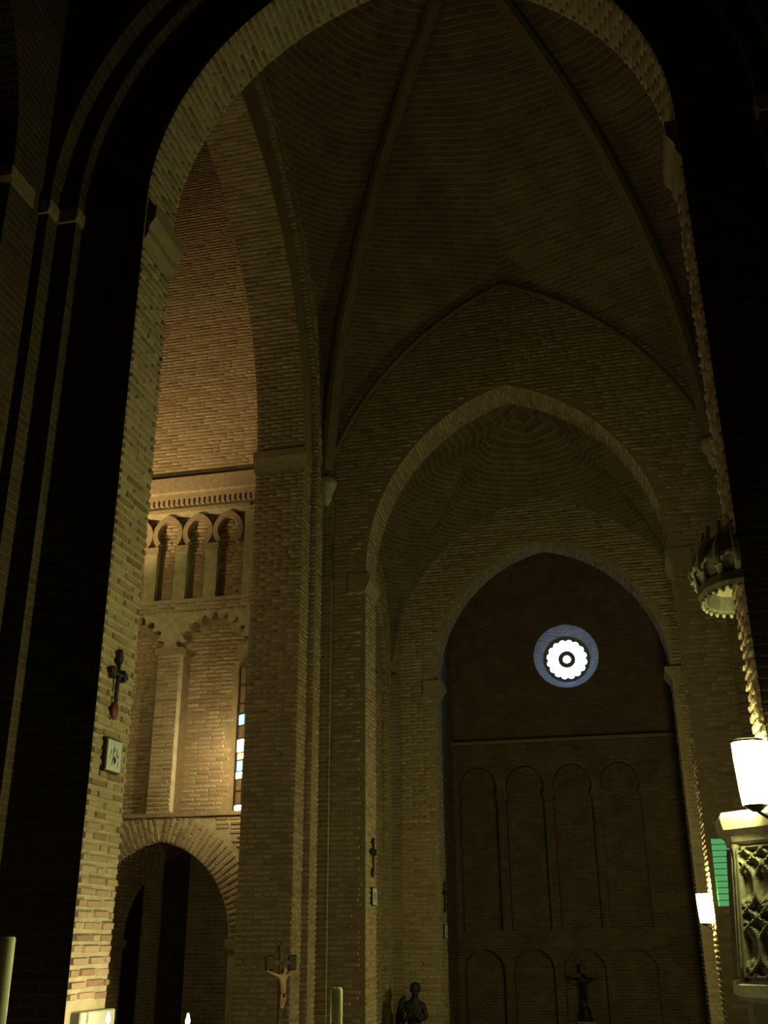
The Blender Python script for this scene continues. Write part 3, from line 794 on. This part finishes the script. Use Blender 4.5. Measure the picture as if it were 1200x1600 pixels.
# sounding board: carved half canopy on the same jamb, higher up
cn = empty('sounding_board', (1.085, 8.86, 5.70), 'carved stucco canopy jutting from the near right jamb above the lantern', 'canopy')
aa = [math.radians(90 + 180*i/6) for i in range(7)]
def half(bm, prof, cap=True, sq=1.45):
    rr = [[bm.verts.new((r*math.cos(a), r*math.sin(a)*sq, z)) for a in aa] for r, z in prof]
    for k in range(len(rr)-1):
        for i in range(6): bm.faces.new((rr[k][i], rr[k][i+1], rr[k+1][i+1], rr[k+1][i]))
        bm.faces.new((rr[k][6], rr[k][0], rr[k+1][0], rr[k+1][6]))
    if cap: bm.faces.new(rr[0][::-1]); bm.faces.new(rr[-1])
bm = bmesh.new(); half(bm, [(.02, .16), (.20, .14), (.25, .02), (.27, -.03), (.315, -.04), (.335, .0), (.33, .07), (.29, .1)]); bm_obj('rim', bm, STUCCO, cn)
bm = bmesh.new(); half(bm, [(.28, .08), (.33, .18), (.34, .26), (.27, .36), (.20, .48), (.12, .56), (.03, .64)]); bm_obj('crown', bm, PLASTER, cn)
for i in range(7):
    a = aa[i] if 0 < i < 6 else aa[i] + (.08 if i == 0 else -.08)
    d = Vector((math.cos(a), 1.4*math.sin(a), 0))
    tube('crown_rib', [d*.30 + Vector((0,0,.06)), d*.37 + Vector((0,0,.2)), d*.33 + Vector((0,0,.32)), d*.24 + Vector((0,0,.46)), d*.22 + Vector((0,0,.58))], [.03, .03, .032, .028, .016], PLASTER, cn, 6)
for i in range(14):
    a = math.radians(96 + 168*i/13); d = Vector((math.cos(a), 1.45*math.sin(a), 0))
    lathe('pendant', [(.004, -.05), (.014, -.04), (.02, -.02), (.016, -.01)], PLASTER, cn, 6, (d.x*.30, d.y*.30, -.03))
for i in range(6):
    a = math.radians(105 + 30*i); d = Vector((math.cos(a), 1.4*math.sin(a), 0)); s = Vector((-math.sin(a), 1.4*math.cos(a), 0))
    bm = bmesh.new()
    pts = [d*(.345 if k % 2 else .36) + s*(.075*math.cos(math.pi*k/8)) + Vector((0,0,.13 + .1*math.sin(math.pi*k/8))) for k in range(9)]
    add_tube(bm, pts, .014, 5); bm_obj('arch_moulding', bm, PLASTER, cn)

# glowing slats standing in for a patch of green light by the far lantern
gp = empty('green_light_patch', (1.50, 19.47, 3.5), 'narrow patch of green light on the far right pier built as glowing slats', 'panel')
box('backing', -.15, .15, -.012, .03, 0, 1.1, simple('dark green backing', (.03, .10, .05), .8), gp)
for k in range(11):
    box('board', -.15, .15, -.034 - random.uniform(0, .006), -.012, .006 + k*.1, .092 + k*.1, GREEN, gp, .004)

# crosses and tile plaques on the left jambs
def wall_cross(x, y, z, h, label, boss=IRON):
    t = empty('wall_cross', (x, y, z), label, 'cross')
    X = .03
    def pl(nm, poly, x0, x1, mat=IRON): return prism(nm, [(a*h, b*h) for a, b in poly], x0, x1, mat, axis='X', parent=t)
    P = lambda a, b: (X, a*h, b*h)
    tube('shaft', [P(0, .2), P(0, .45), P(0, .84)], [.030*h, .034*h, .026*h], IRON, t)
    tube('cross_bar', [P(-.16, .665), P(.16, .665)], .026*h, IRON, t)
    pl('finial', [(0, .80), (.05, .86), (.062, .92), (.03, 1.0), (0, 1.04), (-.03, 1.0), (-.062, .92), (-.05, .86)], 0, X + .02)
    for e in (-1, 1):
        pl('finial', [(e*(.185 + r*math.cos(q)), .665 + 1.25*r*math.sin(q)) for q, r in [(2*math.pi*i/24, .062*(1 + .3*math.cos(3*2*math.pi*i/24))) for i in range(24)]], 0, X + .02)
    bm = bmesh.new(); bmesh.ops.create_uvsphere(bm, u_segments=18, v_segments=12, radius=1.0)
    for v in bm.verts: v.co = Vector((.026 + v.co.x*.03, v.co.y*.088*h, (.135 + v.co.z*.135)*h))
    bm_obj('boss', bm, boss, t, True)
    return t
def plaque(x, y, z, s, label):
    t = empty('tile_plaque', (x, y, z), label, 'plaque')
    box('frame', 0, .03, -s/2 - .015, s/2 + .015, -.015, s + .015, IRON, t)
    box('tile', .028, .045, -s/2, s/2, 0, s, TILE, t, .003)
    for k in range(16):      # loose grey blue brushwork on the glaze
        u, v, a, b = random.uniform(-.32, .3)*s, random.uniform(.15, .8)*s, random.uniform(.02, .06)*s, random.uniform(.06, .16)*s
        prism('brush_mark', [(u + a*math.cos(q)*(1+.3*math.sin(2*q)), v + b*math.sin(q)) for q in [2*math.pi*i/10 for i in range(10)]], .0445, .0465, TILEB, axis='X', parent=t)
    return t
wall_cross(NC - NH + .02, 8.68, 4.88, .64, 'dark iron cross with red boss on the brightly lit near brick jamb', REDW)
plaque(NC - NH + .02, 8.72, 4.43, .27, 'pale glazed tile plaque on the brightly lit near brick jamb')
wall_cross(MC - MH + .018, 19.95, 4.10, .68, 'small dark cross on the lit jamb of the middle arch')
plaque(MC - MH + .018, 20.02, 3.62, .29, 'pale tile plaque below the cross on the middle arch jamb')
wall_cross(IC - IH + .018, 26.42, 3.62, .68, 'small dark cross on the dim jamb of the farthest arch')
plaque(IC - IH + .018, 26.46, 3.06, .29, 'pale tile plaque below the cross on the farthest arch jamb')

# skin-modifier figures, applied as real meshes
def figure(name, joints, edges, mat, parent, sub=1):
    me = bpy.data.meshes.new(name); bm = bmesh.new(); L = bm.verts.layers.skin.verify()
    vs = []
    for k, (p, r) in enumerate(joints):
        v = bm.verts.new(p); v[L].radius = r if isinstance(r, tuple) else (r, r); v[L].use_root = (k == 0); vs.append(v)
    for a, b in edges: bm.edges.new((vs[a], vs[b]))
    bm.to_mesh(me); bm.free(); me.materials.append(mat)
    o = bpy.data.objects.new(name, me); C.objects.link(o); o.parent = parent
    o.modifiers.new('skin', 'SKIN'); m2 = o.modifiers.new('sub', 'SUBSURF'); m2.levels = sub; m2.render_levels = sub
    dg = bpy.context.evaluated_depsgraph_get(); nm = bpy.data.meshes.new_from_object(o.evaluated_get(dg))
    o.modifiers.clear(); o.data = nm
    if not nm.materials: nm.materials.append(mat)
    for p in nm.polygons: p.use_smooth = True
    return o
def christ(parent, s, mat, off=(0, 0, 0), raise_=.18):
    """small crucified figure facing -Y, height about 1.0*s"""
    ox, oy, oz = off
    J = lambda x, y, z, r: ((ox + x*s, oy + y*s, oz + z*s), r*s)
    jt = [J(.02, -.09, .50, .075), J(0, -.10, .64, .075), J(0, -.10, .78, .085), J(.01, -.12, .86, .035), J(.03, -.15, .91, .045), J(.035, -.15, .97, .058), J(.03, -.14, 1.02, .04),
          J(-.11, -.09, .81, .045), J(-.27, -.06, .87, .032), J(-.42, -.04, .93, .024), J(-.47, -.04, .95, .02),
          J(.11, -.09, .81, .045), J(.27, -.06, .87, .032), J(.42, -.04, .93, .024), J(.47, -.04, .95, .02),
          J(-.045, -.13, .30, .05), J(-.02, -.07, .10, .035), J(-.015, -.09, .03, .025),
          J(.065, -.13, .30, .05), J(.03, -.07, .10, .035), J(.025, -.09, .03, .025)]
    ed = [(0,1),(1,2),(2,3),(3,4),(4,5),(5,6),(2,7),(7,8),(8,9),(9,10),(2,11),(11,12),(12,13),(13,14),(0,15),(15,16),(16,17),(0,18),(18,19),(19,20)]
    return figure('figure', jt, ed, mat, parent)
# processional crucifix on a pole in front of the left pier (axis turned so that the figure shows to its right)
c1 = empty('standing_crucifix', (-3.92, 12.0, 0), 'standing crucifix on a dark pole in front of the left crossing pier', 'crucifix')
c1.rotation_euler = (0, 0, math.radians(48))
lathe('pole', [(.028, .0), (.028, 2.2), (.02, 2.25)], WOOD, c1, 10)
lathe('foot', [(.22, 0), (.22, .04), (.08, .1), (.04, .3)], IRON, c1, 16)
box('upright', -.022, .022, -.02, .02, 2.2, 2.94, WOOD, c1, .004)
box('cross_arm', -.15, .15, -.02, .02, 2.76, 2.805, WOOD, c1, .004)
for x, z, wdt in ((-.145, 2.79, .05), (.145, 2.79, .05)):
    box('arm_end', x - wdt, x + wdt, -.03, .03, z - .085, z + .075, IRON, c1, .015)
prism('top_end', [(.035*math.cos(a), 2.94 + .045*math.sin(a)) for a in [2*math.pi*i/12 for i in range(12)]], -.022, .022, IRON, parent=c1)
fg = christ(c1, .42, SKIN, (0, -.012, 2.31))
# crucifix before the end wall
c2 = empty('altar_crucifix', (-1.77, 35.0, 0), 'small black crucifix on a stone pedestal before the end wall', 'crucifix')
lathe('pedestal', [(.35, 0), (.35, .2), (.24, .26), (.22, .6), (.32, .68), (.32, .74)], STONE, c2, 16)
lathe('base', [(.20, .74), (.20, .8), (.12, .9), (.16, 1.0), (.1, 1.1), (.05, 1.16), (.04, 1.2)], IRON, c2, 14)
box('upright', -.075, .075, -.05, .05, 1.15, 2.36, WOOD, c2, .008)
box('cross_arm', -.40, .40, -.05, .05, 1.93, 2.05, WOOD, c2, .008)
christ(c2, .72, ROBE, (0, -.005, 1.22))

# dark statue of a robed figure on a plinth beside the farthest arch pier
st = empty('robed_statue', (-5.02, 24.95, 0), 'dark robed statue with raised arm before the pier of the farthest arch', 'statue')
bm = bmesh.new(); add_box(bm, -.3, .3, -.28, .28, 0, .42, .03); bm_obj('plinth', bm, STONE, st)
jt = [((0,0,1.25), (.17,.13)), ((0,-.01,1.45), (.18,.13)), ((0,0,1.66), (.17,.11)), ((.02,-.02,1.80), .055), ((.03,-.05,1.90), .085), ((.035,-.06,2.0), .10), ((.03,-.04,2.1), .075),
      ((-.2,0,1.68), .07), ((-.30,-.05,1.45), .06), ((-.20,-.24,1.34), .045), ((-.06,-.30,1.5), .04), ((0,-.27,1.62), .035),
      ((.2,0,1.68), .07), ((.28,-.06,1.42), .06), ((.14,-.25,1.42), .045), ((.05,-.28,1.52), .035),
      ((0,0,1.0), (.2,.17)), ((0,.0,.7), (.23,.2)), ((0,0,.46), (.27,.23))]
ed = [(0,1),(1,2),(2,3),(3,4),(4,5),(5,6),(2,7),(7,8),(8,9),(9,10),(10,11),(2,12),(12,13),(13,14),(14,15),(0,16),(16,17),(17,18)]
figure('body', jt, ed, ROBE, st, 2)
bm = bmesh.new()
for k in range(7):
    a = math.pi*2*k/7 + .2
    add_tube(bm, [(.21*math.cos(a), .17*math.sin(a), 1.2), (.24*math.cos(a), .2*math.sin(a), .8), (.29*math.cos(a), .25*math.sin(a), .45)], [.02, .035, .045], 6)
bm_obj('robe_folds', bm, ROBE, st, True)
tube('cloak', [(-.33, .02, .46), (-.36, .02, 1.0), (-.33, .03, 1.5), (-.27, .03, 1.78), (-.22, .03, 1.86)], [.11, .10, .09, .07, .03], ROBE, st, 10)
bm = bmesh.new(); add_lathe(bm, [(.118, 0), (.125, .06), (.11, .14), (.07, .19), (.02, .2)], 14, .03, -.02, 1.95); bm_obj('hair', bm, ROBE, st, True)

# candles on floor stands
def tall_candle(x, y, zb, z1, r, hw, lit, label, fm=None):
    t = empty('candle', (x, y, zb), label, 'candle'); h = z1 - zb; b = h - hw
    lathe('candlestick', [(.15, 0), (.15, .03), (.06, .08), (.03, .16), (.03, b - .1), (.07, b - .03), (.08, b)], BRASS, t, 16)
    lathe('wax', [(r, b), (r, h - .012), (r*.85, h), (r*.3, h - .006)], WAX, t, 20)
    tube('wick', [(0, 0, h - .01), (.003, 0, h + .012)], .0025, WICK, t, 5)
    if lit: lathe('flame', [(.003, h + .006), (.015, h + .022), (.018, h + .04), (.011, h + .066), (.002, h + .095)], fm or FLAME, t, 12)
tall_candle(-3.36, 5.5, 1.4, 3.035, .040, .9, False, 'tall thick unlit white candle at the lower left in front of the dark pier')
tall_candle(-1.50, 5.5, 1.4, 2.787, .029, .6, False, 'thinner unlit white candle in front of the middle pier')
FA, FB = FLAME_AT
tall_candle(FA[0], FA[1], 0, FA[2], .024, .3, True, 'lit candle flame at the foot of the bright brick jamb')
tall_candle(FB[0], FB[1], 0, FB[2], .024, .3, True, 'lit candle flame under the dark arched doorway', FLAME_HI)
